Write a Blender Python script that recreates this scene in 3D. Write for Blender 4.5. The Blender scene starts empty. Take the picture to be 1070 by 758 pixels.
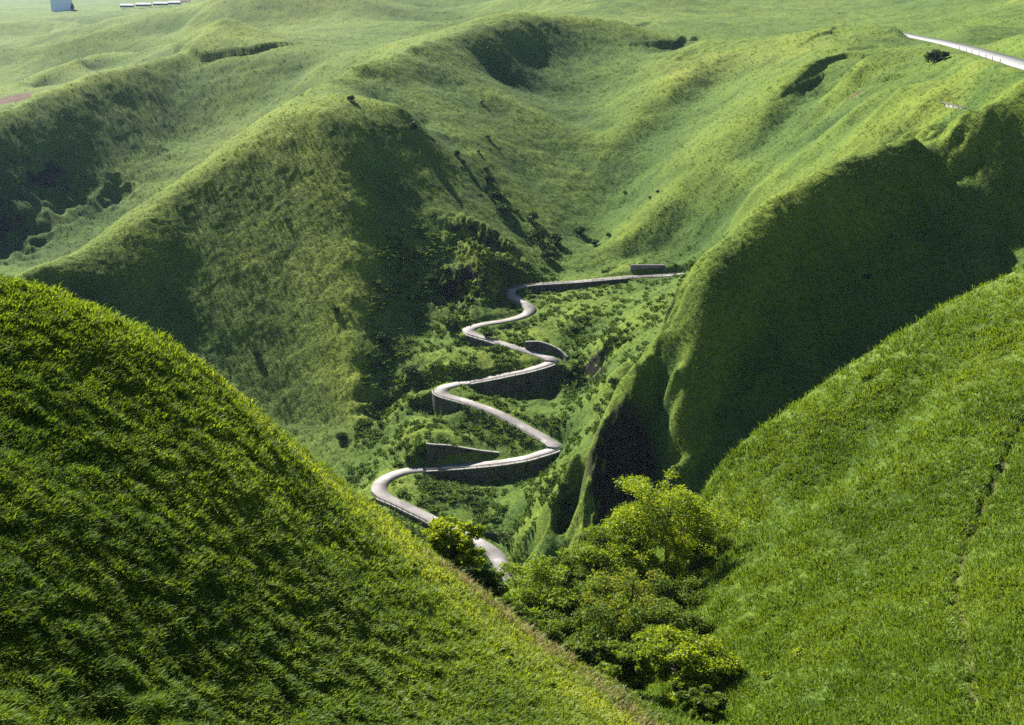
import bpy, math, time
import numpy as np
T0 = time.time()
import os
PREV = False
rng = np.random.default_rng(7)
R = math.radians
F = 1292.0; CX = 535.0; CY = 379.0; PITCH = R(16.8)
SUN_AZ = 33.0      # degrees to the left of the view direction
SUN_EL = 38.0

# ------------------------------------------------------------------ survey helpers
def slope_w(py):
    """tangent of elevation for a sight line read from the photo"""
    return -math.tan(PITCH + math.atan((py - CY) / F))
def ray_u(px, py):
    b = (CY - py) / F
    return ((px - CX) / F) / (math.cos(PITCH) + b * math.sin(PITCH))
def P(px, py, Y):
    return np.array([ray_u(px, py) * Y, Y, slope_w(py) * Y])

# ------------------------------------------------------------------ noise
_perm = np.random.default_rng(3).permutation(1024)
_perm = np.concatenate([_perm, _perm])
_ang = np.random.default_rng(4).random(1024) * 2 * np.pi
_gx, _gy = np.cos(_ang), np.sin(_ang)
def perlin(x, y, seed=0):
    x = x + seed * 37.17; y = y + seed * 91.3
    xi = np.floor(x).astype(np.int64); yi = np.floor(y).astype(np.int64)
    xf = x - xi; yf = y - yi
    xi &= 1023; yi &= 1023
    def g(ix, iy, dx, dy):
        h = _perm[(_perm[ix & 1023] + iy) & 1023]
        return _gx[h] * dx + _gy[h] * dy
    ux = xf * xf * xf * (xf * (xf * 6 - 15) + 10); uy = yf * yf * yf * (yf * (yf * 6 - 15) + 10)
    a = g(xi, yi, xf, yf); b = g(xi + 1, yi, xf - 1, yf)
    c = g(xi, yi + 1, xf, yf - 1); d = g(xi + 1, yi + 1, xf - 1, yf - 1)
    return (a + (b - a) * ux) * (1 - uy) + (c + (d - c) * ux) * uy
def fbm(x, y, s, octv=3, seed=0):
    r = 0; a = 1
    for k in range(octv):
        r = r + a * perlin(x / s, y / s, seed + k * 5); s *= .5; a *= .5
    return r
def sstep(a, b, x):
    t = np.clip((x - a) / (b - a), 0, 1); return t * t * (3 - 2 * t)

# ------------------------------------------------------------------ survey of the land: (photo x, photo y, distance)
CP = []
def S(*pts):
    for i in range(0, len(pts)): CP.append(pts[i])
WP = []
def FACE(px, py0, Y0, slope, pys, run=0, s1=.5):
    """stations down a slope of given steepness below a crest station; the first `run` metres are gentler"""
    z0 = slope_w(py0) * Y0
    if run:
        z0 -= s1 * run; Y0 -= run; WP.append((ray_u(px, py0), Y0, z0))
    if not run: pys = (py0 + 9, py0 + 18) + tuple(p for p in pys if p > py0 + 24)      # keeps the edge crisp
    for py in pys:
        w_ = -slope_w(py)
        if w_ > -z0 / Y0 + .005: CP.append((px, py, (-z0 + Y0 * slope) / (slope + w_)))
def RID(pts, k=1.0, step=16, back=None):
    # a ridge or gully line: stations along it, so that it keeps its edge; back = (fraction further, metres lower) pairs hidden behind it
    for i in range(len(pts)):
        a = pts[i]; b = pts[min(i + 1, len(pts) - 1)]
        m = max(1, int(math.hypot(b[0] - a[0], b[1] - a[1]) / step)) if i < len(pts) - 1 else 1
        for j in range(m):
            t = j / m; px = a[0] + (b[0] - a[0]) * t; py = a[1] + (b[1] - a[1]) * t; Y = k * math.exp(math.log(a[2]) * (1 - t) + math.log(b[2]) * t)
            CP.append((px, py, Y))
            if back and j == 0:
                for fr, dz in back: WP.append((ray_u(px, py), Y * (1 + fr), slope_w(py) * Y - dz))
# near left hill: crest, then face
F1C = [(-160,262,72),(-80,275,75),(0,295,74),(60,312,75.5),(120,335,77.5),(180,362,80),(230,397,82),(280,440,84),(330,488,86),(370,525,87),(420,565,86),(460,600,84),(520,655,80),(580,705,75),(640,752,70),(690,800,63)]
RID(F1C)
S((0,400,63),(0,500,54.7),(0,620,46.8),(0,758,40),(100,400,69.3),(100,500,60.3),(100,620,51.6),(100,758,44),(60,345,71.5),(0,340,68.5),
  (180,440,70),(250,500,68.5),(250,620,58.7),(250,758,50),(330,560,72),(400,620,71),(400,700,62),(400,758,56),(480,700,67),(550,758,63),
  (-100,400,62),(-100,600,46),(-100,758,38),(150,560,57.5),(320,690,57.5))
# near right hill
RID([(1200,232,178),(1070,279,180),(1000,311,183),(930,354,184),(870,394,184),(810,439,178),(760,484,170),(736,510,163),(724,560,148),(714,620,124)], 1, 16, [(.05, 4), (.14, 17)])
S(
  (900,500,130),(1000,400,150),(1070,400,140),(800,600,115),(900,600,106),(1000,600,96),(1070,600,90),(900,758,72),(1000,758,66),
  (1070,700,70),(740,590,138),(860,650,97.5),(835,690,92),(805,735,84),(770,790,74),(1200,500,112),(1200,758,60),
  (1000,500,122),(940,440,152),(850,520,140),(780,540,143),(880,690,88),(780,660,104),(850,758,76))
# gully between the two near hills (trees)
S((705,700,104),(700,758,85),(690,830,66),(660,640,150),(600,640,150),(640,690,118),(640,600,215))
# camera bank
for x in (-400,-100,200,535,800,1000): S((x,1000,16),(x,1300,9.5))
S((1070,800,20),(1200,790,20),(-400,790,30),(-100,850,30),(200,860,34),(535,860,42),(800,860,50),(1000,860,42),(1200,860,24))
# hollow ground behind the near crests (world: u, Y, z)
for x, y, Y in F1C[2:-1:2]:
    u = ray_u(x, y); z = slope_w(y) * Y
    WP += [(u, Y + 12, z - 4.5), (u, Y + 32, z - 20), (u, Y + 80, z - 58 if x < 400 else z - 50)]
for x, z in ((-100,-190),(0,-192),(150,-194),(300,-196)):
    WP += [(ray_u(x, 500), 380, z), (ray_u(x, 500), 280, z + 32)]
WP += [(ray_u(450,600), 300, -170), (ray_u(450,600), 360, -194), (ray_u(560,600), 300, -165)]
# dark spur right of the road valley: crest
M1 = [(1200,50,470),(1070,95,472),(1000,122,472),(930,150,462),(870,170,448),(835,188,438),(800,210,428),(770,235,418),(740,262,410),(715,290,404),
      (700,320,399),(688,345,394),(670,366,390),(650,395,385),(635,425,380),(624,450,376),(612,482,371),(606,520,361),(598,560,350),(590,600,339)]
RID(M1[:4], 1, 14, [(.028, 6)]); RID(M1[3:], 1, 14, [(.04, 9), (.09, 24)])
# its shaded side, steep below the crest
FACE(1140,72,471,1.3,(110,160,200)); FACE(1070,95,472,1.35,(115,140,170,210,250),4,.4); FACE(1035,108,472,1.35,(130,160,200),4,.4); FACE(1000,122,472,1.35,(140,160,185,225,260,290),4,.45); FACE(965,136,468,1.35,(160,190,220,260),6,.45); FACE(930,150,462,1.35,(175,200,240,280,315,335),8,.5)
FACE(870,170,448,1.3,(220,260,300,340,370),15,.5); FACE(800,210,428,1.35,(270,320,370,410,430),17,.5); FACE(740,262,410,1.4,(340,390,440,480,500),19,.5)
FACE(700,320,399,1.4,(390,440,490),20,.55); FACE(665,372,389,2.2,(430,470),9,.6); FACE(690,390,385,1.9,(440,490,530,560)); S((640,470,372),(655,500,369),(642,520,365),(660,540,361),(640,575,350),(665,570,352),(628,500,367),(630,540,361),(625,580,346))
# foot of the crags
S((660,600,338),(630,640,326))
# lit flank facing the road
RID([(601,470,384),(590,505,377),(580,540,367),(570,575,357),(555,600,350)], 1, 10)
RID([(588,478,425),(575,495,410),(562,530,398),(550,565,385),(540,600,365)], 1, 12)
S((530,640,330))
WP += [(ray_u(650,395), 430, -150), (ray_u(700,320), 450, -140),(ray_u(740,262), 470, -128)]
# plateau with the upper road
S((1070,74,500),(1030,69,545),(1000,60,610),(970,52,700),(955,48,800),(1070,45,780),(1200,30,760),(1000,80,560),(1040,94,512),(1000,112,508),(950,100,580))
# road valley floor and its right-hand slope
S((640,310,580),(600,330,560),(640,350,520),(690,300,575),(600,370,535),(610,410,500),(650,380,470),(600,430,475),(620,440,450))
# road centre line (also used to build the road)
ROAD = [(552,640,368),(540,614,380),(530,600,387),(523,588,392),(517,577,397),(497,566,404),(470,553,411),(445,540,419),(420,528,427),(402,519,433),(396,511,440),(402,501,447),(420,493,453),
        (445,490,455),(490,487,455),(535,482,456),(562,476,458),(580,467,462),(571,460,468),(548,447,477),(520,432,487),(490,421,495),(465,413,501),
        (461,408,507),(470,403,512),(490,400,515),(530,392,518),(560,385,521),(577,377,527),(565,371,533),(540,364,540),(515,356,547),(494,350,554),
        (490,344,561),(505,339,567),(530,335,571),(548,330,577),(554,323,584),(545,315,592),(533,308,601),(535,302,609),(550,298,613),(580,296,612),
        (610,294,610),(640,291,610),(670,289,611),(700,288,610),(722,285,603),(745,279,585)]
for i in range(1, len(ROAD), 2): S(ROAD[i])
# ground between the legs (below the walls)
S((575,409,513),(540,414,509),(510,411,506),(560,430,490),(530,418,500),(560,440,483),
  (500,504,444),(450,500,446),(540,502,445),(565,497,446),(500,530,428),(540,530,420),(450,520,432),(490,550,412),
  (450,432,492),(440,436,488),(480,450,479),(520,460,472),(450,456,465),(480,461,465),(505,470,465),(524,553,413),(535,565,408),(430,455,474),(450,484,459),(480,480,459),
  (520,372,533),(470,378,524),(500,385,522),(540,378,527),(600,352,548),(560,350,548),(575,354,545),(590,364,541),(575,345,558),(600,310,590),(570,318,588),(580,303,603),
  (520,345,562),(420,545,406),(400,540,412),(385,530,420),(500,345,560))
# left ravine and the big cone hill
S((500,325,578),(470,335,568),(440,370,540),(425,400,522),(400,430,505),(370,470,484),(340,500,470),(455,395,515),(470,312,590),(480,360,548),
  (410,450,492),(390,480,474),(430,475,464),(370,510,455))
k = .955
def SK(k, *pts):
    for x, y, Y in pts: CP.append((x, y, Y * k))
RID([(340,119,727),(372,138,722),(400,165,715),(440,205,700),(480,240,680),(512,268,652)], .93)
RID([(340,119,727),(270,150,710),(200,193,685),(150,230,655),(100,262,632)], .93)
RID([(700,38,1060),(651,21,1085),(600,18,1075),(566,19,1045),(497,31,965),(428,48,890),(397,62,848)])
RID([(395,63,902),(340,82,850),(270,125,775),(200,180,725),(130,225,682),(80,262,640),(30,280,605),(-40,292,580)], .93, 16, [(.05, 14), (.12, 34)])
RID([(422,50,888),(463,75,862),(521,99,842),(565,122,830)])
RID([(362,74,830),(400,93,800),(439,117,775),(473,137,750),(511,171,722),(552,219,690),(575,248,668)])
FACE(463,75,862,.42,(92,)); FACE(521,99,842,.42,(114,))
FACE(400,93,800,.45,(108,)); FACE(439,117,775,.45,(133,)); FACE(473,137,750,.45,(158,)); FACE(511,171,722,.45,(188,203)); FACE(545,210,695,.45,(228,))
RID([(850,65,790),(820,92,765),(800,115,745),(770,145,730),(740,170,720),(710,198,712),(680,225,704),(655,248,696),(622,276,680)], .94)
RID([(590,105,930),(600,130,860),(602,160,790),(604,180,760),(612,230,705),(618,255,676)])
RID([(895,112,600),(860,140,628),(820,160,640),(780,180,640),(745,198,650),(715,232,650),(695,262,640)])
FACE(340,119,676,.70,(150,180,210,260,310,360,410,445)); FACE(305,134,668,.74,(160,185,210,260,310,360,405,440)); FACE(370,137,671,.62,(170,210,260,310,360,400,430)); FACE(236,171,649,.745,(200,240,290,340,390)); FACE(288,142,664,.745,(200,250,300,350,400)); FACE(270,150,660,.745,(190,240,290,340,390)); FACE(200,193,637,.745,(230,280,330,370))
FACE(100,262,588,.73,(295,320)); FACE(400,165,665,.60,(200,240,280,320,360,400)); FACE(440,205,651,.60,(240,280,320,350)); FACE(480,240,632,.60,(270,300))
FACE(30,280,563,.6,(300,))
S((-100,320,520))
SK(.93, (280,110,790),(370,100,790),(350,100,790),(420,110,770))
CP.append((578,262,652))
SK(.92, (560,135,880),(540,185,800),(575,215,770),(632,135,905))
FACE(497,31,965,.45,(46,60)); FACE(530,25,1003,.5,(40,58,74)); FACE(566,19,1045,.5,(35,52,70)); FACE(600,18,1075,.47,(32,48,62)); FACE(640,20,1085,.42,(35,48))
CP += [(560,98,930),(600,92,945),(640,85,955),(520,84,925),(670,60,1000)]
RID([(765,50,950),(742,63,915),(720,79,885),(678,115,838),(640,147,800),(617,178,768)])
FACE(742,63,915,.5,(78,92)); FACE(720,79,885,.5,(95,110)); FACE(678,115,838,.45,(133,146)); FACE(645,143,805,.4,(160,))
FACE(850,65,743,.55,(80,98)); FACE(820,92,719,.55,(108,128)); FACE(795,120,697,.55,(138,155)); FACE(765,149,684,.5,(165,))
FACE(895,112,600,.5,(128,)); FACE(700,38,1060,.45,(50,62))
SK(.94, (650,200,795),(660,215,765),(740,40,1060),(700,170,770),
   (850,65,790),(820,92,765),(800,115,745),(770,145,730),(740,170,720),(710,198,712),(680,225,704),(655,248,696),(628,272,680),
   (870,150,620),(830,172,630),(790,195,640),(765,222,662),(740,250,664),(690,277,664),(650,281,661),(676,273,664),(704,277,663),(640,286,658),(660,268,685),(650,280,664),(620,285,668),(700,278,655),
   (900,60,720),(940,90,600),(960,110,560),(940,138,530),
   (850,29,960),(900,26,960),(930,32,900),(880,45,860))
# behind the crests
WP += [(ray_u(850,29), 1020, -36), (ray_u(700,44), 1120, -46)]
# second valley on the left and the hills round it
S((-60,290,800))
FACE(0,122,1040,.62,(135,155,180,210,240,270)); FACE(45,101,1090,.62,(115,135,160,190,220,250)); FACE(100,80,1150,.62,(95,115,140,170,200,230)); FACE(150,66,1200,.58,(80,105,135,165))
FACE(188,54,1245,.54,(68,92,120,148)); FACE(235,54,1235,.54,(70,98,125)); FACE(275,50,1230,.50,(66,90,108)); FACE(315,52,1225,.42,(66,80))
RID([(-60,150,960),(0,122,1040),(45,101,1090),(100,80,1150),(150,66,1200),(188,52,1250)], 1, 16, [(.05, 7)])
S((285,46,1250),(240,52,1240),(335,68,1150),(350,52,1230),(235,19,1330),(210,38,1290),(262,36,1290),(190,44,1330),(290,40,1330))
RID([(-60,115,1250),(0,96,1330),(45,82,1400),(100,66,1480),(150,48,1570),(188,30,1680),(225,8,1800)], 1, 16, [(.05, 12)])
S((180,42,1560),(330,25,1650),(400,40,1400),(420,20,1600),(300,10,1800),(380,48,1300))
FACE(100,66,1480,.45,(73,78)); FACE(45,82,1400,.45,(90,97)); FACE(150,48,1570,.4,(57,)); 
RID([(-60,70,1900),(0,62,2000),(60,48,2100),(110,36,2250),(160,26,2400)], 1, 16, [(.05, 10)])
S((0,78,1700),(60,60,1850),(110,48,1800),(80,32,2600),(200,14,2500),(0,40,2500))
S((380,10,2000),(500,10,1700),(540,5,1900),(620,12,1500),(700,22,1350),(760,30,1250),(820,18,1500),(880,8,1800),(700,5,1900),(780,0,2000),
  (950,22,1250),(900,18,1400),(980,20,1150),(1040,10,1200),(1000,-10,1500),(1070,-5,1200),(960,5,1600),(1040,30,960),(1000,33,1020),(1200,0,1000))
S((0,14,3300),(60,11,3300),(130,9,3500),(200,7,3200),(260,-4,2600),(0,5,5200),(120,4,5200),(240,1,4200),(400,-18,2900),(550,-25,2800),(700,-25,2800),(900,-30,2600),(1100,-35,2400))
for x in (-250, 0, 200): WP += [(ray_u(x, 0), 12000, -70), (ray_u(x, 0), 20000, -200)]
for x in (500, 800, 1100, 1300): WP += [(ray_u(x, 0), 5000, 60), (ray_u(x, 0), 12000, 0), (ray_u(x, 0), 20000, -200)]
S((-250,290,72),(-250,600,42),(-250,150,900),(-250,90,1300),(-250,30,2600),(-250,260,650))
WP += [(-.62, 400, -190), (.62, 330, 5), (.62, 180, -28), (.62, 600, -5), (.62, 1000, 20)]

pts = [(ray_u(x, y), math.log(Y), slope_w(y)) for x, y, Y in CP] + [(u, math.log(Y), z / Y) for u, Y, z in WP]
pts = np.array(pts)
# drop near-duplicate stations
keep = []
for i, p in enumerate(pts):
    if all((p[0]-pts[j][0])**2 + (p[1]-pts[j][1])**2 > .006**2 for j in keep): keep.append(i)
pts = pts[keep]
VS = 1.0
def kern(r): return r ** 1.12
A = np.stack([pts[:, 0], pts[:, 1] * VS], 1)
n = len(A)
D = np.hypot(A[:, None, 0] - A[None, :, 0], A[:, None, 1] - A[None, :, 1])
M = np.zeros((n + 3, n + 3)); M[:n, :n] = kern(D) - np.eye(n) * 2e-4
Q = np.stack([np.ones(n), A[:, 0], A[:, 1]], 1)
M[:n, n:] = Q; M[n:, :n] = Q.T
sol = np.linalg.solve(M, np.concatenate([pts[:, 2], np.zeros(3)]))

# coarse evaluation on (u, ln Y) then cubic interpolation
UC = np.linspace(-.82, .82, 306); VC = np.linspace(math.log(7), math.log(20000), 760)
def rbf(u, v):
    out = np.empty(u.shape); fu = u.ravel(); fv = v.ravel() * VS; o = np.empty(fu.shape)
    for s in range(0, len(fu), 20000):
        e = min(s + 20000, len(fu))
        r = np.hypot(fu[s:e, None] - A[None, :, 0], fv[s:e, None] - A[None, :, 1])
        o[s:e] = kern(r) @ sol[:n] + sol[n] + sol[n+1] * fu[s:e] + sol[n+2] * fv[s:e]
    return o.reshape(u.shape)
WC = rbf(*np.meshgrid(UC, VC))
def cubic_w(grid, x):
    h = grid[1] - grid[0]; t = (x - grid[0]) / h
    i = np.clip(np.floor(t).astype(int), 1, len(grid) - 3); f = np.clip(t - i, 0, 1)
    w = np.stack([-.5*f+f*f-.5*f**3, 1-2.5*f*f+1.5*f**3, .5*f+2*f*f-1.5*f**3, -.5*f*f+.5*f**3], -1)
    return i, w
def base_w(u, v):
    iu, wu = cubic_w(UC, u); iv, wv = cubic_w(VC, v)
    r = 0
    for a in range(4):
        for b in range(4):
            r = r + WC[iv - 1 + a, iu - 1 + b] * wv[..., a] * wu[..., b]
    return r

# ------------------------------------------------------------------ road path
def catmull(pts, step=1.5, closed=False):
    pts = np.array(pts, float); out = []
    for i in range(len(pts) - 1):
        p0 = pts[max(i-1, 0)]; p1 = pts[i]; p2 = pts[i+1]; p3 = pts[min(i+2, len(pts)-1)]
        m = max(2, int(np.linalg.norm(p2 - p1) / step))
        for j in range(m):
            t = j / m
            out.append(.5 * ((2*p1) + (-p0+p2)*t + (2*p0-5*p1+4*p2-p3)*t*t + (-p0+3*p1-3*p2+p3)*t**3))
    out.append(pts[-1]); return np.array(out)
def smooth1(a, k):
    pad = np.pad(a, (k, k), mode='edge'); ker = np.ones(2*k+1) / (2*k+1)
    return np.convolve(pad, ker, 'valid')
road = catmull([P(*p) for p in ROAD])
road[:, 2] = smooth1(road[:, 2], 6)
road_up = catmull([P(*p) for p in [(1200,100,430),(1120,82,470),(1070,67,515),(1040,58.5,590),(1010,50,690),(985,44,790),(962,39.5,900),(935,34,1050)]], 3)
road_up[:, 2] = smooth1(road_up[:, 2], 8)
def path_frame(p):
    t = np.gradient(p[:, :2], axis=0); t /= np.linalg.norm(t, axis=1)[:, None] + 1e-9
    return t, np.stack([-t[:, 1], t[:, 0]], 1)       # tangent, left normal
def nearest(X, Y, path, R_):
    """signed distance (left +) to a path, z of nearest point; for points in its bounding box"""
    t, nrm = path_frame(path)
    d = np.full(X.shape, 1e9); z = np.zeros(X.shape); ix = np.zeros(X.shape, int)
    m = (X > path[:, 0].min() - R_) & (X < path[:, 0].max() + R_) & (Y > path[:, 1].min() - R_) & (Y < path[:, 1].max() + R_)
    ids = np.flatnonzero(m.ravel()); fx = X.ravel()[ids]; fy = Y.ravel()[ids]
    dd = np.empty(len(ids)); ii = np.empty(len(ids), int)
    for s in range(0, len(ids), 20000):
        e = s + 20000
        q = (fx[s:e, None] - path[None, :, 0])**2 + (fy[s:e, None] - path[None, :, 1])**2
        ii[s:e] = q.argmin(1); dd[s:e] = np.sqrt(q.min(1))
    sg = np.sign((fx - path[ii, 0]) * nrm[ii, 0] + (fy - path[ii, 1]) * nrm[ii, 1])
    # subsample precise height
    al = (fx - path[ii, 0]) * t[ii, 0] + (fy - path[ii, 1]) * t[ii, 1]
    gz = np.gradient(path[:, 2]) / (np.linalg.norm(np.gradient(path[:, :2], axis=0), axis=1) + 1e-9)
    zz = path[ii, 2] + np.clip(al, -1.5, 1.5) * gz[ii]
    d.ravel()[ids] = dd * np.where(sg == 0, 1, sg); z.ravel()[ids] = zz; ix.ravel()[ids] = ii
    return d, z, ix

def road_index(px, py):
    u = np.array([ray_u(px, py)]); best = None
    # nearest road sample in sight-line terms
    ru = road[:, 0] / road[:, 1]; rw = road[:, 2] / road[:, 1]
    return int(np.argmin((ru - ray_u(px, py))**2 + (rw - slope_w(py))**2))

HW = 3.0
# spans of the road standing on walls: (from, to, side, depth)
WSPANS = [((500,562),(398,522),-1,(1,3.2,3.8,3.5,2)), ((445,490),(578,470),1,(1,4,5.5,6,5.5,3)), ((490,421),(456,408),-1,(0,3,7,8)), ((490,400),(576,381),1,(1,5,7.5,8.5,8.5,6)),
          ((548,298),(655,290),1,(1,2.6,2.6,1.6)), ((520,358),(494,351),-1,(.5,1.8,1))]

# scoops: little landslips and crags (photo x, y, distance, half width, half length, depth)
SCOOP = [(505,296,628,14,9,8),(478,322,592,10,8,6),(610,388,512,11,9,7),(655,385,402,7,10,9),(690,338,405,5,9,6),
         (985,85,465,9,26,7),(52,165,1000,16,22,12),(5,205,925,16,26,12),(172,190,950,14,12,8),(118,160,1020,11,14,8),(150,212,905,16,9,7),
         (720,45,960,12,14,4),(880,62,700,12,14,4),(905,42,780,12,10,3),(885,80,655,18,8,3),
         (280,98,980,40,12,9),(400,425,512,10,12,6),(455,385,520,12,9,6),(60,300,560,40,12,8)]

CRAG = [(650,508,366,13),(656,545,354,15),(640,578,346,12),(505,296,628,22),(478,322,592,18),(610,388,512,12),(655,385,402,8),(690,338,405,6),(52,165,1000,34),(5,205,925,40),(172,190,950,28),(150,212,905,28)]
def crag_mask(X, Y):
    c_ = np.zeros(X.shape)
    for px, py, Ys, rr_ in CRAG:
        c = P(px, py, Ys); c_ = np.maximum(c_, 1 - sstep(.6, 1.2, np.hypot(X - c[0], Y - c[1]) / rr_))
    return c_
# walls holding back a bank: (photo x, photo y of foot, distance, height)
CUTS = [[(446,488,459,9.6),(470,486,460.5,7.8),(500,484,462,5.2),(526,480,463,2.0)],
        [(549,367,539,4.0),(562,370,538.5,5.8),(575,375,536.5,6.2),(586,379,532,5.4),(592,382,527,3.6)],
        [(512,566,409,3.4),(520,570,407,4.6),(526,575,403,2.6)]]
CUTP = []
for pts_ in CUTS:
    b_ = catmull([P(a, b, c) for a, b, c, h in pts_], 1.2); h_ = np.interp(np.linspace(0, 1, len(b_)), np.linspace(0, 1, len(pts_)), [p[3] for p in pts_])
    q_ = b_.copy(); q_[:, 2] += h_; CUTP.append((b_, h_, q_))
def natural(X, Y, detail=True):
    u = X / Y; v = np.log(Y)
    z = base_w(u, v) * Y
    d = np.clip(Y, 30, 3000)
    far = sstep(180, 420, Y)
    # folds of the land; steeper slopes get gullies
    z = z + sstep(270, 310, Y) * (1 - sstep(430, 480, Y)) * fbm(X, Y, 17, 2, 17) * 1.6 * (X > 25) + far * fbm(X, Y, 60, 3, 11) * 2.0 * sstep(450, 800, Y) + far * fbm(X + .3*Y, Y, 24, 2, 12) * .5
    z = z + sstep(25, 60, Y) * (fbm(X, Y, 11, 3, 13) * (.13 + .4 * far))
    z = z + sstep(700, 1500, Y) * fbm(X, Y, 220, 3, 14) * 4
    z = z + sstep(1250, 1700, Y) * (1 - sstep(2500, 3000, Y)) * (.6 - 2 * np.abs(fbm(X + .25 * Y, Y * .8, 420, 2, 15))) * 40
    for px, py, Ys, rx, ry, dep in SCOOP:
        c = P(px, py, Ys)
        wob = 1 + .9 * perlin(X / (rx * .7), Y / (rx * .7), 33)
        q = ((X - c[0]) / (rx * wob))**2 + ((Y - c[1]) / (ry * wob))**2
        z = z - dep * np.exp(-q * 1.2) 
    return z
def sight(px, py, lo=30, hi=6000):
    """first ground met along a sight line"""
    v = np.linspace(math.log(lo), math.log(hi), 2500); u = ray_u(px, py)
    ww = base_w(np.full(v.shape, u), v); k = np.flatnonzero(ww >= slope_w(py))
    Y = math.exp(v[k[0]]) if len(k) else hi
    return np.array([u * Y, Y, slope_w(py) * Y])
SCARP = [([(848,83),(865,78),(885,76),(905,79),(926,81)],2.6,300),([(853,68),(868,61),(884,57),(900,58)],3.2,300),([(858,36),(875,32),(888,35),(893,42)],2.2,300),
         ([(870,29),(882,25),(893,24)],1.8,300),([(700,45),(712,40),(725,38),(738,40)],4.0,300),([(816,46),(832,42),(846,40)],1.8,300),([(875,18),(890,17),(905,20)],3,300),
         ([(184,49),(205,53),(235,54),(262,51),(284,46)],5,700),([(176,36),(190,32),(204,31)],3,700),([(424,21),(452,18),(482,17)],4,700),([(668,26),(680,24),(692,27)],3,700),
         ([(30,47),(60,37),(82,24)],5,700),([(92,25),(120,23),(150,14),(176,11)],5,700),
         ]
SC3 = []
for line, h, lo in SCARP:
    p3 = catmull([sight(a, b, lo) for a, b in line], 2.5); SC3.append((p3, h))
TROD = catmull([sight(a, b) for a, b in [(1085,420),(1066,445),(1054,470),(1040,500),(1026,530),(1015,560),(1003,592),(1000,615),(1008,655),(1014,700),(1018,735)]], 1.0)
TROD2 = catmull([sight(a, b) for a, b in [(165,390),(200,430),(235,480),(262,540),(285,600)]], 1.0)
def terrain(X, Y, want_mask=False):
    z = natural(X, Y)
    micro = fbm(X, Y, 3.2, 2, 21) * (.10 + .25 * sstep(200, 420, Y)) * sstep(25, 60, Y) + fbm(X, Y, 6, 2, 22) * .4 * sstep(200, 420, Y)
    cm = crag_mask(X, Y)
    z = z + micro + cm * (1 - .75 * sstep(640, 760, Y)) * (1 - 2 * np.abs(fbm(X * 1.6, Y * .7, 7, 3, 41))) * 2.6
    d, rz, ix = nearest(X, Y, road, 16)
    ad = np.abs(d)
    lft = d > 0
    w = np.where(((wallL[ix] & lft) | (wallR[ix] & ~lft)), .5, 4.0)
    onwall = (wallL[ix] & lft) | (wallR[ix] & ~lft)
    z = z - np.where(onwall & (ad < 16), wallH[ix] * np.exp(-np.clip(ad - HW, 0, 20) / 8) * (1 - sstep(11, 16, ad)), 0)
    t = np.where(ad < 1e8, 1 - sstep(0, 1, (ad - HW - .35) / w), 0)
    for b_, h_, q_ in CUTP:
        dc, tz, ic = nearest(X, Y, q_, 13)
        endd = np.hypot(X - q_[ic, 0], Y - q_[ic, 1])
        tc = np.where((np.abs(dc) < 1e8) & (dc > .2), (1 - sstep(1.0, 11.0, np.abs(dc))), 0)
        z = z * (1 - tc) + np.maximum(z, tz - .1 + .12 * np.clip(dc, 0, 12)) * tc
    z = z * (1 - t) + (rz - .25) * t
    d2, rz2, _ = nearest(X, Y, road_up, 30)
    ad2 = np.abs(d2)
    t2 = np.where(ad2 < 1e8, 1 - sstep(8.5, 26.0, ad2), 0)
    z = z * (1 - t2) + (rz2 - .4) * t2
    for p3, h in SC3:
        d3, _, _ = nearest(X, Y, p3, 14 + h * 5)
        front = np.where(p3[-1, 0] > p3[0, 0], -d3, d3)          # positive on the side facing the valley
        far_ = np.abs(d3) < 1e8
        z = z - np.where(far_ & (front > 0), h * sstep(0, 1.2 + .0045 * np.maximum(Y - 300, 0), front) * np.exp(-np.abs(front) / (5 * h)), 0)
        z = z + np.where(far_ & (front <= 0), .25 * h * np.exp(-np.abs(front) / (2 * h)), 0)
    d4, _, _ = nearest(X, Y, TROD, 8); d5, _, _ = nearest(X, Y, TROD2, 8)
    z = z - .9 * np.exp(-(np.abs(d4) / .55)**2) - .25 * np.exp(-(np.abs(d5) / .5)**2)
    if want_mask: return z, ad, ad2, np.minimum(np.abs(d4), np.abs(d5) + .35)
    return z
wallL = np.zeros(len(road), bool); wallR = np.zeros(len(road), bool)
wallH = np.zeros(len(road))
for a, b, side, hs in WSPANS:
    i, j = sorted((road_index(*a), road_index(*b)))
    if road_index(*a) > road_index(*b): hs = hs[::-1]
    wallH[i:j+1] = np.interp(np.linspace(0, 1, j - i + 1), np.linspace(0, 1, len(hs)), hs)
    (wallL if side < 0 else wallR)[i:j+1] = True

# ------------------------------------------------------------------ scene utilities
scene = bpy.context.scene
col = scene.collection
def mesh_np(name, V, faces=None, quads=None, tris=None, mat=None, parent=None, smooth=False):
    me = bpy.data.meshes.new(name)
    V = np.asarray(V, np.float32)
    me.vertices.add(len(V)); me.vertices.foreach_set('co', V.ravel())
    L = []; starts = []; tot = 0; cnt = []
    if quads is not None and len(quads):
        q = np.asarray(quads, np.int32); L.append(q.ravel()); starts.append(tot + np.arange(len(q)) * 4); tot += q.size
    if tris is not None and len(tris):
        q = np.asarray(tris, np.int32); L.append(q.ravel()); starts.append(tot + np.arange(len(q)) * 3); tot += q.size
    L = np.concatenate(L); st = np.concatenate(starts).astype(np.int32)
    me.loops.add(len(L)); me.loops.foreach_set('vertex_index', L)
    me.polygons.add(len(st)); me.polygons.foreach_set('loop_start', st)
    if smooth: me.polygons.foreach_set('use_smooth', np.ones(len(st), bool))
    me.update(calc_edges=True)
    if mat: me.materials.append(mat)
    o = bpy.data.objects.new(name, me); col.objects.link(o)
    if parent: o.parent = parent
    return o
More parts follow.
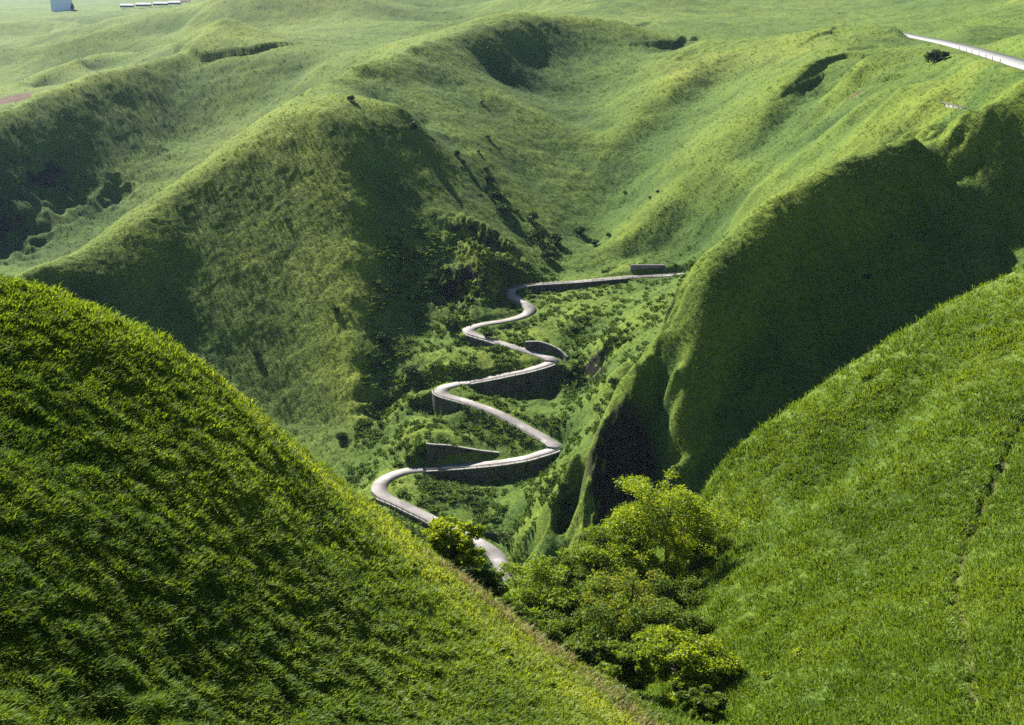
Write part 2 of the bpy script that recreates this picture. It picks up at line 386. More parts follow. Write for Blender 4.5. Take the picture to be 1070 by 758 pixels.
def tag(o, label=None, cat=None, group=None, kind=None):
    if label: o['label'] = label
    if cat: o['category'] = cat
    if group: o['group'] = group
    if kind: o['kind'] = kind
    return o
class MB:
    """collects shapes into one mesh"""
    def __init__(s): s.v = []; s.f = []
    def add(s, vs, fs):
        b = len(s.v); s.v += [tuple(map(float, v)) for v in vs]; s.f += [tuple(i + b for i in f) for f in fs]
    def box(s, c, sz, rz=0):
        x, y, z = [a / 2 for a in sz]; cs, sn = math.cos(rz), math.sin(rz); vs = []
        for dz in (-z, z):
            for dx, dy in ((-x,-y),(x,-y),(x,y),(-x,y)):
                vs.append((c[0]+dx*cs-dy*sn, c[1]+dx*sn+dy*cs, c[2]+dz))
        s.add(vs, [(3,2,1,0),(4,5,6,7),(0,1,5,4),(1,2,6,5),(2,3,7,6),(3,0,4,7)])
    def tube(s, path, rad, n=6):
        path = np.array(path, float); b = len(s.v); m = len(path)
        if np.isscalar(rad): rad = [rad] * m
        for i in range(m):
            t = path[min(i+1, m-1)] - path[max(i-1, 0)]; t /= np.linalg.norm(t) + 1e-9
            a = np.cross(t, (0, 0, 1) if abs(t[2]) < .9 else (1, 0, 0)); a /= np.linalg.norm(a); c = np.cross(t, a)
            for k in range(n):
                q = 2 * math.pi * k / n
                s.v.append(tuple(path[i] + rad[i] * (math.cos(q) * a + math.sin(q) * c)))
        for i in range(m - 1):
            for k in range(n):
                s.f.append((b+i*n+k, b+i*n+(k+1) % n, b+(i+1)*n+(k+1) % n, b+(i+1)*n+k))
        s.f.append(tuple(b + k for k in range(n))[::-1]); s.f.append(tuple(b + (m-1)*n + k for k in range(n)))
    def build(s, name, mat, parent=None, smooth=False):
        me = bpy.data.meshes.new(name); me.from_pydata(s.v, [], s.f)
        if mat: me.materials.append(mat)
        if smooth: me.polygons.foreach_set('use_smooth', [True] * len(me.polygons))
        me.update(); o = bpy.data.objects.new(name, me); col.objects.link(o)
        if parent: o.parent = parent
        return o
def empty(name, loc):
    o = bpy.data.objects.new(name, None); o.location = loc; col.objects.link(o); o.empty_display_size = .5; return o

# ------------------------------------------------------------------ materials
class NT:
    def __init__(s, name):
        s.m = bpy.data.materials.new(name); s.m.use_nodes = True; s.t = s.m.node_tree; s.t.nodes.clear()
        s.out = s.n('ShaderNodeOutputMaterial')
    def n(s, typ, **kw):
        nd = s.t.nodes.new(typ)
        for k, v in kw.items():
            if k in nd.inputs.keys() if isinstance(k, str) else False: nd.inputs[k].default_value = v
            else: setattr(nd, k, v)
        return nd
    def l(s, a, b): s.t.links.new(a, b)
    def noise(s, scale, detail=4, rough=.55, vec=None, dist=0):
        nd = s.n('ShaderNodeTexNoise'); nd.inputs['Scale'].default_value = scale; nd.inputs['Detail'].default_value = detail
        nd.inputs['Roughness'].default_value = rough; nd.inputs['Distortion'].default_value = dist
        s.l(vec or s.pos(), nd.inputs['Vector']); return nd.outputs['Fac']
    def pos(s):
        if not hasattr(s, '_p'): s._g = s.n('ShaderNodeNewGeometry'); s._p = s._g.outputs['Position']
        return s._p
    def ramp(s, fac, stops):
        nd = s.n('ShaderNodeValToRGB'); e = nd.color_ramp.elements
        while len(e) > 1: e.remove(e[0])
        e[0].position = stops[0][0]; e[0].color = (*stops[0][1], 1)
        for p, c in stops[1:]:
            x = e.new(p); x.color = (*c, 1)
        s.l(fac, nd.inputs['Fac']); return nd.outputs['Color']
    def mix(s, fac, a, b, mode='MIX'):
        nd = s.n('ShaderNodeMix'); nd.data_type = 'RGBA'; nd.blend_type = mode
        for v, i in ((fac, 0), (a, 6), (b, 7)):
            if isinstance(v, (int, float)): nd.inputs[i].default_value = v
            elif isinstance(v, tuple): nd.inputs[i].default_value = (*v, 1)
            else: s.l(v, nd.inputs[i])
        return nd.outputs[2]
    def math(s, op, a, b=None, c=None, clamp=False):
        nd = s.n('ShaderNodeMath'); nd.operation = op; nd.use_clamp = clamp
        for v, i in ((a, 0), (b, 1), (c, 2)):
            if v is None: continue
            if isinstance(v, (int, float)): nd.inputs[i].default_value = v
            else: s.l(v, nd.inputs[i])
        return nd.outputs[0]
    def bump(s, h, strength, dist):
        nd = s.n('ShaderNodeBump'); nd.inputs['Strength'].default_value = strength; nd.inputs['Distance'].default_value = dist
        s.l(h, nd.inputs['Height']); return nd.outputs['Normal']
    def bsdf(s, colr, rough=.9, normal=None, spec=.2):
        nd = s.n('ShaderNodeBsdfPrincipled'); nd.inputs['Roughness'].default_value = rough; nd.inputs['Specular IOR Level'].default_value = spec
        if isinstance(colr, tuple): nd.inputs['Base Color'].default_value = (*colr, 1)
        else: s.l(colr, nd.inputs['Base Color'])
        if normal: s.l(normal, nd.inputs['Normal'])
        return nd.outputs[0]
    def done(s, sh): s.l(sh, s.out.inputs['Surface']); return s.m

RIDGE_LIGHT_DRY = [(.1, (.68,.78,.85)), (.5, (1,1,1)), (.8, (1.15,1.09,.95)), (.9, (1.2,1.12,.95)), (1, (2.1,1.6,2.0))]     # painted light: crests brightened, hollows darkened; the last stop is near dry grass
def leaf_material(name, dark, mid, lite, trans, scale=.05, tfac=.45, fine=1.2, gn=0):
    m = NT(name)
    a = m.noise(scale, 3); b = m.noise(fine, 2)
    f = m.math('ADD', m.math('MULTIPLY', a, .6), m.math('MULTIPLY', b, .4))
    c = m.ramp(f, [(.36, dark), (.5, mid), (.64, lite)])
    if gn:
        ra = m.n('ShaderNodeAttribute'); ra.attribute_name = 'ridge'; c = m.mix(1.0, c, m.ramp(ra.outputs['Fac'], RIDGE_LIGHT_DRY), 'MULTIPLY')
    d = m.n('ShaderNodeBsdfDiffuse'); m.l(c, d.inputs['Color'])
    if gn:   # grass stems lean every way; on average they face as the slope does
        a_ = m.n('ShaderNodeAttribute'); a_.attribute_name = 'slope'; g_ = m.n('ShaderNodeNewGeometry'); mv = m.n('ShaderNodeMix'); mv.data_type = 'VECTOR'
        mv.inputs[0].default_value = gn; m.l(g_.outputs['Normal'], mv.inputs[4]); m.l(a_.outputs['Vector'], mv.inputs[5])
        nv = m.n('ShaderNodeVectorMath'); nv.operation = 'NORMALIZE'; m.l(mv.outputs[1], nv.inputs[0]); m.l(nv.outputs[0], d.inputs['Normal'])
    t = m.n('ShaderNodeBsdfTranslucent'); tc = m.mix(1.0, c, trans, 'MULTIPLY'); m.l(tc, t.inputs['Color'])
    g = m.n('ShaderNodeBsdfGlossy'); g.inputs['Roughness'].default_value = .5; g.inputs['Color'].default_value = (.9, 1, .85, 1)
    mx = m.n('ShaderNodeMixShader'); mx.inputs[0].default_value = tfac; m.l(d.outputs[0], mx.inputs[1]); m.l(t.outputs[0], mx.inputs[2])
    m2 = m.n('ShaderNodeMixShader'); m2.inputs[0].default_value = .015; m.l(mx.outputs[0], m2.inputs[1]); m.l(g.outputs[0], m2.inputs[2])
    return m.done(m2.outputs[0])

YG = (1.9, 1.7, .6)
mat_grass_near = leaf_material('grass_near', (.050,.095,.009), (.085,.145,.012), (.130,.195,.018), YG, .12, .42, 2.0, .45)
mat_grass_right = leaf_material('grass_right', (.055,.100,.010), (.085,.145,.014), (.120,.185,.018), YG, .08, .35, 1.5, .55)
mat_grass_mid = leaf_material('grass_mid', (.056,.106,.012), (.088,.157,.017), (.130,.205,.024), YG, .02, .18, .4, .8)

mat_scrub = leaf_material('scrub_leaves', (.030,.060,.012), (.055,.100,.018), (.090,.145,.026), YG, .15, .3, 1.2)
def terrain_material():
    m = NT('grassy_hillside')
    g = m.n('ShaderNodeNewGeometry'); m._p = g.outputs['Position']
    sep = m.n('ShaderNodeSeparateXYZ'); m.l(g.outputs['Normal'], sep.inputs[0])
    big = m.noise(.006, 4); med = m.noise(.05, 4); fine = m.noise(.7, 4, .65); vf = m.noise(2.5, 3, .6)
    c1 = m.ramp(big, [(.35, (.060,.100,.014)), (.55, (.085,.130,.017)), (.7, (.115,.150,.022))])
    c2 = m.ramp(med, [(.3, (.62,.68,.6)), (.5, (1,1,1)), (.72, (1.25,1.2,1.1))])
    c = m.mix(1.0, c1, c2, 'MULTIPLY')
    c3 = m.ramp(fine, [(.3, (.45,.5,.45)), (.5, (1,1,1)), (.7, (1.3,1.25,1.1))])
    c = m.mix(1.0, c, c3, 'MULTIPLY')
    ra = m.n('ShaderNodeAttribute'); ra.attribute_name = 'ridge'; c = m.mix(1.0, c, m.ramp(ra.outputs['Fac'], RIDGE_LIGHT_DRY), 'MULTIPLY')
    # bare soil and rock where the ground is too steep to hold grass
    mpr = m.n('ShaderNodeMapping'); m.l(g.outputs['Position'], mpr.inputs['Vector']); mpr.inputs['Scale'].default_value = (1, 1, .35)
    rockc = m.ramp(m.noise(.55, 8, .78, vec=mpr.outputs[0], dist=.6), [(.3, (.010,.009,.008)), (.55, (.028,.023,.019)), (.75, (.065,.052,.04))])
    st = m.math('ADD', sep.outputs['Z'], m.math('MULTIPLY', m.math('SUBTRACT', m.noise(.25, 4), .5), .18))
    rf = m.ramp(st, [(.54, (1,1,1)), (.64, (0,0,0))])
    cr = m.n('ShaderNodeAttribute'); cr.attribute_name = 'crag'; rf = m.math('MULTIPLY', rf, cr.outputs['Fac'])
    c = m.mix(rf, c, rockc)
    at = m.n('ShaderNodeAttribute'); at.attribute_name = 'soil'
    soilc = m.ramp(m.noise(.15, 4), [(.3, (.06,.038,.024)), (.7, (.11,.07,.045))])
    c = m.mix(at.outputs['Fac'], c, soilc)
    h = m.math('ADD', m.math('MULTIPLY', fine, 1.0), m.math('MULTIPLY', vf, .4))
    rk = m.noise(.45, 8, .75, vec=mpr.outputs[0], dist=1.0); h = m.math('ADD', h, m.math('MULTIPLY', m.math('MULTIPLY', rk, 6.0), rf))
    nrm = m.bump(h, .8, .9)
    return m.done(m.bsdf(c, .95, nrm, .1))
mat_ground = terrain_material()

def mineral(name, c0, c1, scale=.6, bump=.3, rough=.9, spec=.2):
    m = NT(name); f = m.noise(scale, 6, .65); f2 = m.noise(scale * 7, 3)
    c = m.mix(m.math('MULTIPLY', f2, .35), m.ramp(f, [(.35, c0), (.65, c1)]), tuple(.5*(a+b) for a, b in zip(c0, c1)))
    return m.done(m.bsdf(c, rough, m.bump(f2, bump, .05), spec))
def road_material():
    m = NT('worn_concrete_road'); a = m.noise(.11, 5, .6); b = m.noise(.9, 5, .7); c_ = m.noise(6, 3)
    c = m.mix(m.math('MULTIPLY', b, .55), m.ramp(a, [(.38, (.13,.122,.12)), (.47, (.22,.20,.195)), (.56, (.25,.232,.226)), (.62, (.42,.40,.385))]), (.19,.175,.17))
    cr = m.ramp(m.noise(.35, 8, .8, dist=2.5), [(.485, (1,1,1)), (.5, (.55,.55,.55)), (.515, (1,1,1))]); c = m.mix(1.0, c, cr, 'MULTIPLY')
    return m.done(m.bsdf(c, .8, m.bump(c_, .2, .03), .2))
mat_road = road_material()
mat_asphalt = mineral('grey_road', (.17,.17,.17), (.26,.255,.25), .1, .2, .8)
def wall_material(name, c0, c1):
    m = NT(name); mp = m.n('ShaderNodeMapping'); m.l(m.pos(), mp.inputs['Vector']); mp.inputs['Scale'].default_value = (1, 1, .12)
    st = m.noise(.9, 5, .7, vec=mp.outputs[0]); bl = m.noise(.25, 4, .6)
    c = m.ramp(m.math('ADD', m.math('MULTIPLY', st, .6), m.math('MULTIPLY', bl, .4)), [(.36, c0), (.62, c1)])
    sp = m.n('ShaderNodeSeparateXYZ'); m.l(m.pos(), sp.inputs[0])
    j = m.math('LESS_THAN', m.math('FRACT', m.math('MULTIPLY', sp.outputs['Z'], .55)), .07); j2 = m.math('LESS_THAN', m.math('FRACT', m.math('MULTIPLY', sp.outputs['X'], .22)), .035)
    c = m.mix(m.math('MULTIPLY', m.math('MAXIMUM', j, j2), .55), c, (.012, .012, .012))
    return m.done(m.bsdf(c, .9, m.bump(m.noise(3, 4), .5, .06), .15))
mat_wall = wall_material('dark_stained_concrete', (.020,.020,.020), (.105,.098,.092))
mat_wall_pale = mineral('weathered_concrete', (.09,.08,.085), (.18,.16,.165), .4, .4)
mat_coping = mineral('pale_concrete', (.16,.155,.145), (.32,.30,.28), .8, .2)
mat_rail = mineral('dull_rail_metal', (.10,.085,.075), (.22,.19,.17), 1.5, .1, .5, .5)
mat_bark = mineral('bark', (.05,.04,.03), (.13,.10,.075), 3, .8)

# ------------------------------------------------------------------ terrain mesh
def lie(X, Y):  # convexity that steers the light and shade painted into the grass colour
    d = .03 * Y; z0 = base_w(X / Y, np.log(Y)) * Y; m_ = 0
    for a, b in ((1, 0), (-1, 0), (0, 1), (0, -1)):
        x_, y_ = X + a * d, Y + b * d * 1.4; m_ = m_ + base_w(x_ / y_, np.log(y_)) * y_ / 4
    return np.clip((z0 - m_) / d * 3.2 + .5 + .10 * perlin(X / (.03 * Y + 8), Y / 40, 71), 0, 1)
def rows():
    segs = [(7.5,40,1.6,1.6),(40,112,.45,.45),(112,200,1.1,1.1),(200,330,1.2,1.0),(330,385,.7,.65),(385,640,.62,.62),(640,1150,1.3,2.2),(1150,3500,3,22),(3500,20000,40,900)]
    out = []
    for a, b, s0, s1 in segs:
        y = a
        while y < b - 1e-6:
            out.append(y); y += s0 + (s1 - s0) * (y - a) / (b - a)
    out.append(20000.); return np.array(out)
Yr = rows(); Ur = np.linspace(-.70, .70, 1380)
if PREV: Yr = Yr[::2]; Ur = Ur[::2]
UU, YY = np.meshgrid(Ur, Yr); XX = UU * YY
ZZ, RD, RD2, TD = terrain(XX, YY, True)
print('grid', XX.shape, 'pts', n, 't', round(time.time() - T0, 1))
nr, nc = XX.shape
V = np.stack([XX, YY, ZZ], -1).reshape(-1, 3)
i0 = (np.arange(nr - 1)[:, None] * nc + np.arange(nc - 1)[None, :]).ravel()
quads = np.stack([i0, i0 + 1, i0 + nc + 1, i0 + nc], 1)
ground = mesh_np('hills_terrain', V, quads=quads, mat=mat_ground, smooth=True)
tag(ground, 'rolling grassy hills cut by a steep valley', kind='structure')
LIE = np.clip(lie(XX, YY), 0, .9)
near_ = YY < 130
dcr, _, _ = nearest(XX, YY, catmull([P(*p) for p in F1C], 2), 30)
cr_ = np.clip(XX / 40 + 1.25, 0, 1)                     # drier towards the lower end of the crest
LIE = np.where(near_ & (UU < .14), np.clip(.5 + .06 * perlin(XX / 6, YY / 6, 73) + .5 * (1 - sstep(1, 5 + 16 * cr_, np.abs(dcr))) * (.45 + .55 * cr_), 0, 1), LIE)  # crest rim painted brighter as if lit, dry grass at its lower end
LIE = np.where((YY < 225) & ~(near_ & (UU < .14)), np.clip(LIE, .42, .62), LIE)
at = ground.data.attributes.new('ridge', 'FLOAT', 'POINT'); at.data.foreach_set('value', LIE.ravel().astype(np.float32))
# soil patches
SOIL = [(5,75,1500,60,55),(5,105,1180,26,40),(720,47,950,7,4),(878,66,690,6,3),(892,84,650,5,2.5),(300,-50,10,1,1)]
soil = np.zeros(XX.shape)
for px, py, Ys, rx, ry in SOIL:
    c = P(px, py, Ys); wob = 1 + .6 * perlin(XX / rx, YY / rx, 51)
    q = ((XX - c[0]) / (rx * wob))**2 + ((YY - c[1]) / (ry * wob))**2
    soil = np.maximum(soil, 1 - sstep(.7, 1.1, q))
soil = np.maximum(soil, .45 * (1 - sstep(.35, .7, TD)) * (YY < 225))
crag = crag_mask(XX, YY)
at = ground.data.attributes.new('crag', 'FLOAT', 'POINT'); at.data.foreach_set('value', crag.ravel().astype(np.float32))
at = ground.data.attributes.new('soil', 'FLOAT', 'POINT'); at.data.foreach_set('value', soil.ravel().astype(np.float32))

# ------------------------------------------------------------------ grass tufts
W = ZZ / YY
# ------------------------------------------------------------------ heights and sight lines on the finished ground
def gz(x, y):
    u = x / y; r = np.clip(np.searchsorted(Yr, y) - 1, 0, nr - 2); c = int(np.clip((u - Ur[0]) / (Ur[1] - Ur[0]), 0, nc - 2))
    fr = (y - Yr[r]) / (Yr[r+1] - Yr[r]); fc = (u - Ur[c]) / (Ur[1] - Ur[0])
    return float((ZZ[r, c]*(1-fc) + ZZ[r, c+1]*fc)*(1-fr) + (ZZ[r+1, c]*(1-fc) + ZZ[r+1, c+1]*fc)*fr)
def hit(px, py, lo=30, hi=9000):
    u = ray_u(px, py); w0 = slope_w(py); c = int(np.clip((u - Ur[0]) / (Ur[1] - Ur[0]), 0, nc - 2))
    r0 = np.searchsorted(Yr, lo); k = np.flatnonzero((W[r0:, c] >= w0) & (Yr[r0:] < hi))
    Y = Yr[r0 + k[0]] if len(k) else hi
    return np.array([u * Y, Y, gz(u * Y, Y)])

gy, gx = np.gradient(ZZ)
dXdc = (Ur[1] - Ur[0]) * YY
dYdr = np.gradient(Yr)[:, None] * np.ones(nc)[None, :]
slx = np.gradient(ZZ, axis=1) / dXdc
W = ZZ / YY
dW = np.gradient(W, axis=0)
screen = np.clip(dW, 0, None) * (Ur[1] - Ur[0]) * F * F * 1.1     # approx pixels per cell
groundarea = dXdc * dYdr
zgrad_y = np.gradient(ZZ, axis=0) / dYdr - slx * UU
nlen = np.sqrt(1 + slx**2 + zgrad_y**2)
slx_s = slx; zy_s = zgrad_y
steep_ok = (1 / nlen) > .55 * np.clip(crag + .3, 0, 1)
road_ok = (RD > HW + .5) & (RD2 > 9)
for b_, h_, q_ in CUTP:      # keep the feet of the walls clear
    dw_, _, _ = nearest(XX, YY, b_, 5); road_ok &= ~((dw_ < .3) & (dw_ > -3.0))
_a, _b = P(658, 291, 617), P(694, 289, 618)
road_ok &= ~((XX > _a[0] - 1) & (XX < _b[0] + 1) & (YY > 604) & (YY < 618.2))
def sample(mask, density_px, base_m2, count_cap):
    """one station per so many picture pixels, plus a base density over the ground"""
    lam = (screen / density_px + groundarea * nlen * base_m2) * mask
    tot = lam.sum()
    if tot > count_cap: lam *= count_cap / tot
    k = rng.poisson(np.clip(lam, 0, 50)); idx = np.repeat(np.flatnonzero(k.ravel()), k.ravel()[k.ravel() > 0])
    r, c = np.divmod(idx, nc); r = np.clip(r, 0, nr - 2); c = np.clip(c, 0, nc - 2)
    fr = rng.random(len(r)); fc = rng.random(len(r))
    Y = Yr[r] + fr * (Yr[r + 1] - Yr[r]); u = Ur[c] + fc * (Ur[1] - Ur[0]); X = u * Y
    z = (ZZ[r, c] * (1 - fc) + ZZ[r, c + 1] * fc) * (1 - fr) + (ZZ[r + 1, c] * (1 - fc) + ZZ[r + 1, c + 1] * fc) * fr
    return X, Y, z
def slope_normal(X, Y):
    h = .004 * Y; u = X / Y
    rr = np.clip(np.searchsorted(Yr, Y) - 1, 1, nr - 3); cc = np.clip(((u - Ur[0]) / (Ur[1] - Ur[0])).astype(int), 0, nc - 2)
    return np.stack([-slx_s[rr, cc], -zy_s[rr, cc], np.ones(len(X))], 1) / np.sqrt(1 + slx_s[rr, cc]**2 + zy_s[rr, cc]**2)[:, None]
def tufts(name, X, Y, Z, size, blades, width, mat, spread=.5, lean=.6):
    N = len(X); size = np.broadcast_to(size, (N,))
    Xb = np.repeat(X, blades); Yb = np.repeat(Y, blades); Zb = np.repeat(Z, blades); s = np.repeat(size, blades)
    M_ = len(Xb); a = rng.random(M_) * 2 * np.pi; rr = np.sqrt(rng.random(M_)) * spread * s
    bx = Xb + rr * np.cos(a); by = Yb + rr * np.sin(a)
    h = s * (.6 + .6 * rng.random(M_)); ln = lean * (.3 + rng.random(M_)) * h
    ph = a + rng.normal(0, .8, M_); tx = np.cos(ph) * ln; ty = np.sin(ph) * ln
    th = rng.random(M_) * 2 * np.pi; w = width * s * (.6 + .8 * rng.random(M_)) * .5
    wx = np.cos(th) * w; wy = np.sin(th) * w
    zb = Zb - .12 * s
    v = np.empty((M_, 5, 3), np.float32)
    v[:, 0] = np.stack([bx - wx * .6, by - wy * .6, zb], 1); v[:, 1] = np.stack([bx + wx * .6, by + wy * .6, zb], 1)
    mx_, my_, mz = bx + tx * .35, by + ty * .35, zb + h * .68
    v[:, 2] = np.stack([mx_ + wx, my_ + wy, mz], 1); v[:, 3] = np.stack([mx_ - wx, my_ - wy, mz], 1)
    v[:, 4] = np.stack([bx + tx, by + ty, zb + h * (1 - .25 * rng.random(M_))], 1)
    b = np.arange(M_)[:, None] * 5
    o = mesh_np(name, v.reshape(-1, 3), quads=b + np.array([[0, 1, 2, 3]]), tris=b + np.array([[3, 2, 4]]), mat=mat)
    nn = np.repeat(slope_normal(X, Y), blades * 5, axis=0).astype(np.float32)
    at = o.data.attributes.new('slope', 'FLOAT_VECTOR', 'POINT'); at.data.foreach_set('vector', nn.ravel())
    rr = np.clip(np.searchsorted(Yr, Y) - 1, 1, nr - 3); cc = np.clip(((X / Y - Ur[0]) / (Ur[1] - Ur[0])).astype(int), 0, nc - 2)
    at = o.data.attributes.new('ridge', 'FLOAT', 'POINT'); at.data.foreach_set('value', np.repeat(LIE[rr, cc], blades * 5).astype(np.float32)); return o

m_left = (YY > 32) & (YY < 118) & (UU < ray_u(690, 800)) & (steep_ok)
split = np.interp(YY, [30, 66, 85, 118, 150], [ray_u(690,800), ray_u(700,760), ray_u(690,720), ray_u(655,640), ray_u(600,640)])
m_left = (YY > 30) & (YY < 130) & (UU < split)
m_right = (TD > .4) & (YY > 30) & (YY < 225) & (UU >= split) & ((YY < 190) | (UU > .1))
m_mid = (YY >= 200) & (YY < 3000) & ~((YY > 30) & (YY < 225) & (UU > .1)) & road_ok & steep_ok & (soil < .5)
Q_ = .02 if PREV else 1.0
X, Y, Z = sample(m_left, 2.5, .3, 115000 * Q_)
cl = .9 * fbm(X, Y, 1.1, 2, 61) + .25 * fbm(X, Y, 5, 2, 62)
sz = .33 * np.clip(1 + 1.1 * cl, .35, 1.8)
o = tufts('hill_grass', X, Y, Z, sz, 10, .19, mat_grass_near, .75, .9)
tag(o, 'long green grass covering the near left hill', 'grass', kind='stuff'); print('left', len(X))
X, Y, Z = sample(m_right, 3.6, .12, 80000 * Q_)
cl = fbm(X, Y, 2.6, 2, 63) + .4 * fbm(X, Y, 9, 2, 64)
sz = (.42 + .0022 * (Y - 60)) * np.clip(1 + .9 * cl, .35, 1.7)
o = tufts('hill_grass', X, Y, Z, sz, 7, .16, mat_grass_right, .6, .7)
tag(o, 'low green grass covering the near right hill with the trodden line', 'grass', kind='stuff'); print('right', len(X))
X, Y, Z = sample(m_mid, 5.0, .004, 110000 * Q_)
cl = .6 * fbm(X, Y, 7, 3, 65)
sz = np.minimum(.22 + .0008 * Y, 1.0) * np.clip(1 + 1.2 * cl, .3, 1.8)
o = tufts('hillside_vegetation', X, Y, Z, sz, 6, .26, mat_grass_mid, .75, .9)
tag(o, 'grass and low scrub covering the valley and the hills behind it', 'grass', kind='stuff'); print('mid', len(X), round(time.time() - T0, 1))
m_scrub = (YY > 370) & (YY < 640) & (RD < 62) & ~((YY < 435) & (UU > .05)) & (UU < .15) & (RD > HW + 1.3) & road_ok & steep_ok
X, Y, Z = sample(m_scrub, 26, .02, 16000 * Q_)
k_ = perlin(X / 14, Y / 14, 91) + .5 * perlin(X / 5, Y / 5, 92) > -.12
X, Y, Z = X[k_], Y[k_], Z[k_]
o = tufts('scrub', X, Y, Z, .75 + .75 * rng.random(len(X)), 26, .42, mat_scrub, .85, .9)
tag(o, 'dense low leafy scrub between the hairpin bends', 'shrubs', kind='stuff'); print('scrub', len(X))

mat_dry = leaf_material('dry_grass', (.10,.10,.03), (.22,.19,.08), (.32,.27,.13), (1.3,1.2,.9), .3, .35, 3)
crest = catmull([P(*p) for p in [(432,578,86.5),(460,603,86),(520,658,82),(580,708,77),(640,755,72),(690,800,66)]], .2)
kk = rng.integers(0, len(crest), 1300); off = np.abs(rng.normal(0, 2.2, 1300)) + rng.normal(0, .5, 1300) + 1.2 + 1.2 * np.clip(perlin(crest[kk, 0] / 3, crest[kk, 1] / 3, 81), -.3, 1)
X = crest[kk, 0] + off * .72 + rng.normal(0, .2, 1300); Y = crest[kk, 1] + off * .7; Z = np.array([gz(a, b) for a, b in zip(X, Y)])
o = tufts('dry_grass', X, Y, Z, .5 * (.5 + rng.random(len(X))), 7, .09, mat_dry, .5, .8)
tag(o, 'dry straw coloured grass along the far edge of the near left hill', 'grass', kind='stuff')
# ------------------------------------------------------------------ road ribbons
def ribbon(path, h0, h1, dz=0.0, thick=.35):
    t, nrm = path_frame(path); N = len(path); V = []; Fq = []
    for off, z in ((h0, dz), (h1, dz), (h1, dz - thick), (h0, dz - thick)):
        V.append(np.column_stack([path[:, :2] + nrm * off, path[:, 2] + z]))
    V = np.stack(V, 1).reshape(-1, 3)
    for i in range(N - 1):
        for k in range(4):
            Fq.append((i*4+k, (i+1)*4+k, (i+1)*4+(k+1) % 4, i*4+(k+1) % 4))
    return V, np.array(Fq)
V_, q_ = ribbon(road, -HW, HW); o = mesh_np('mountain_road', V_, quads=q_[:, ::-1], mat=mat_road); tag(o, 'narrow pale hairpin road climbing the valley', kind='structure')
V_, q_ = ribbon(road_up, -6.5, 6.5); o = mesh_np('upper_road', V_, quads=q_[:, ::-1], mat=mat_asphalt); tag(o, 'wide pale road crossing the plateau', kind='structure')


# ------------------------------------------------------------------ walls and railings of the hairpin road
roadt, roadn = path_frame(road)
def strip_wall(mb, base, inner, top, bot):
    """closed wall between two parallel lines"""
    N = len(base); b = len(mb.v)
    for i in range(N):
        for q, z in ((base[i], top[i]), (inner[i], top[i]), (inner[i], bot[i]), (base[i], bot[i])): mb.v.append((q[0], q[1], z))
    for i in range(N - 1):
        for k in range(4): mb.f.append((b+i*4+k, b+i*4+(k+1) % 4, b+(i+1)*4+(k+1) % 4, b+(i+1)*4+k))
    mb.f.append((b, b+1, b+2, b+3)); e = b + (N-1)*4; mb.f.append((e+3, e+2, e+1, e))
def retaining_wall(a, b, side, label, cat='retaining wall', offs=HW, th=.8, maxh=12, up=.0, group=None):
    """wall carrying the road; side -1 = left of the climbing direction"""
    i, j = sorted((road_index(*a), road_index(*b))); sg = 1 if side < 0 else -1
    seg = road[i:j+1]; nn = roadn[i:j+1] * sg
    t = empty('retaining_wall', tuple(seg[len(seg)//2]))
    o1 = seg[:, :2] + nn * (offs + th); o0 = seg[:, :2] + nn * offs
    bot = []
    for k in range(len(seg)):
        q = seg[k, :2] + nn[k] * (offs + th + 1.5)
        bot.append(max(min(gz(q[0], q[1]) - 1.5, seg[k, 2] - 1.5), seg[k, 2] - maxh))
    m = MB(); strip_wall(m, o1, o0, seg[:, 2] - .05, bot); f = m.build('wall_face', mat_wall)
    m = MB(); strip_wall(m, seg[:, :2] + nn * (offs + th + .15), seg[:, :2] + nn * (offs + .05), seg[:, 2] + .38, seg[:, 2] - .06); c = m.build('coping', mat_coping)
    for o in (f, c):
        o.parent = t; o.matrix_parent_inverse = __import__('mathutils').Matrix.Translation(tuple(-seg[len(seg)//2]))
    tag(t, label, cat, group or 'retaining walls carrying the hairpin road'); return t
def put(o, t):
    o.parent = t; o.matrix_parent_inverse = __import__('mathutils').Matrix.Translation(tuple(-v for v in t.location))
def guardrail(path, offs, label, gap=4.0, h=1.0, z0=0.0, rails=(.55, .9), pr=.09):
    """posts and rails following a path at an offset"""
    t_, n_ = path_frame(path); line = np.column_stack([path[:, :2] + n_ * offs, path[:, 2] + z0])
    L = np.concatenate([[0], np.cumsum(np.linalg.norm(np.diff(line, axis=0), axis=1))])
    t = empty('guardrail', tuple(line[0]))
    proto = None
    for s_ in np.arange(0, L[-1], max(gap, L[-1] / 95)):
        p = [np.interp(s_, L, line[:, k]) for k in range(3)]
        if proto is None:
            m = MB(); m.box((0, 0, h/2 - .2), (pr*2, pr*2, h + .4)); m.box((0, 0, h + .02), (pr*2.4, pr*2.4, .05)); proto = m.build('post', mat_rail, t)
        else:
            q = proto.copy(); col.objects.link(q); q.parent = t; q.location = tuple(a - b for a, b in zip(p, line[0]))
    for hr in rails:
        m = MB(); N = len(line); a = line[:, :2] + n_ * .05; b = line[:, :2] - n_ * .05
        strip_wall(m, a, b, line[:, 2] + hr + .11, line[:, 2] + hr - .11); put(m.build('rail', mat_rail), t)
    tag(t, label, 'guardrail', 'guardrails along the hairpin road'); return t
def span(a, b):
    i, j = sorted((road_index(*a), road_index(*b))); return road[i:j+1]
retaining_wall((500,562), (398,522), -1, 'low dark concrete wall curving round the outside of the lowest left hairpin', maxh=6)
retaining_wall((445,490), (578,470), 1, 'long dark concrete wall under the lower level leg of the road')
retaining_wall((490,421), (456,408), -1, 'curved stained concrete wall propping the middle left hairpin', maxh=11)
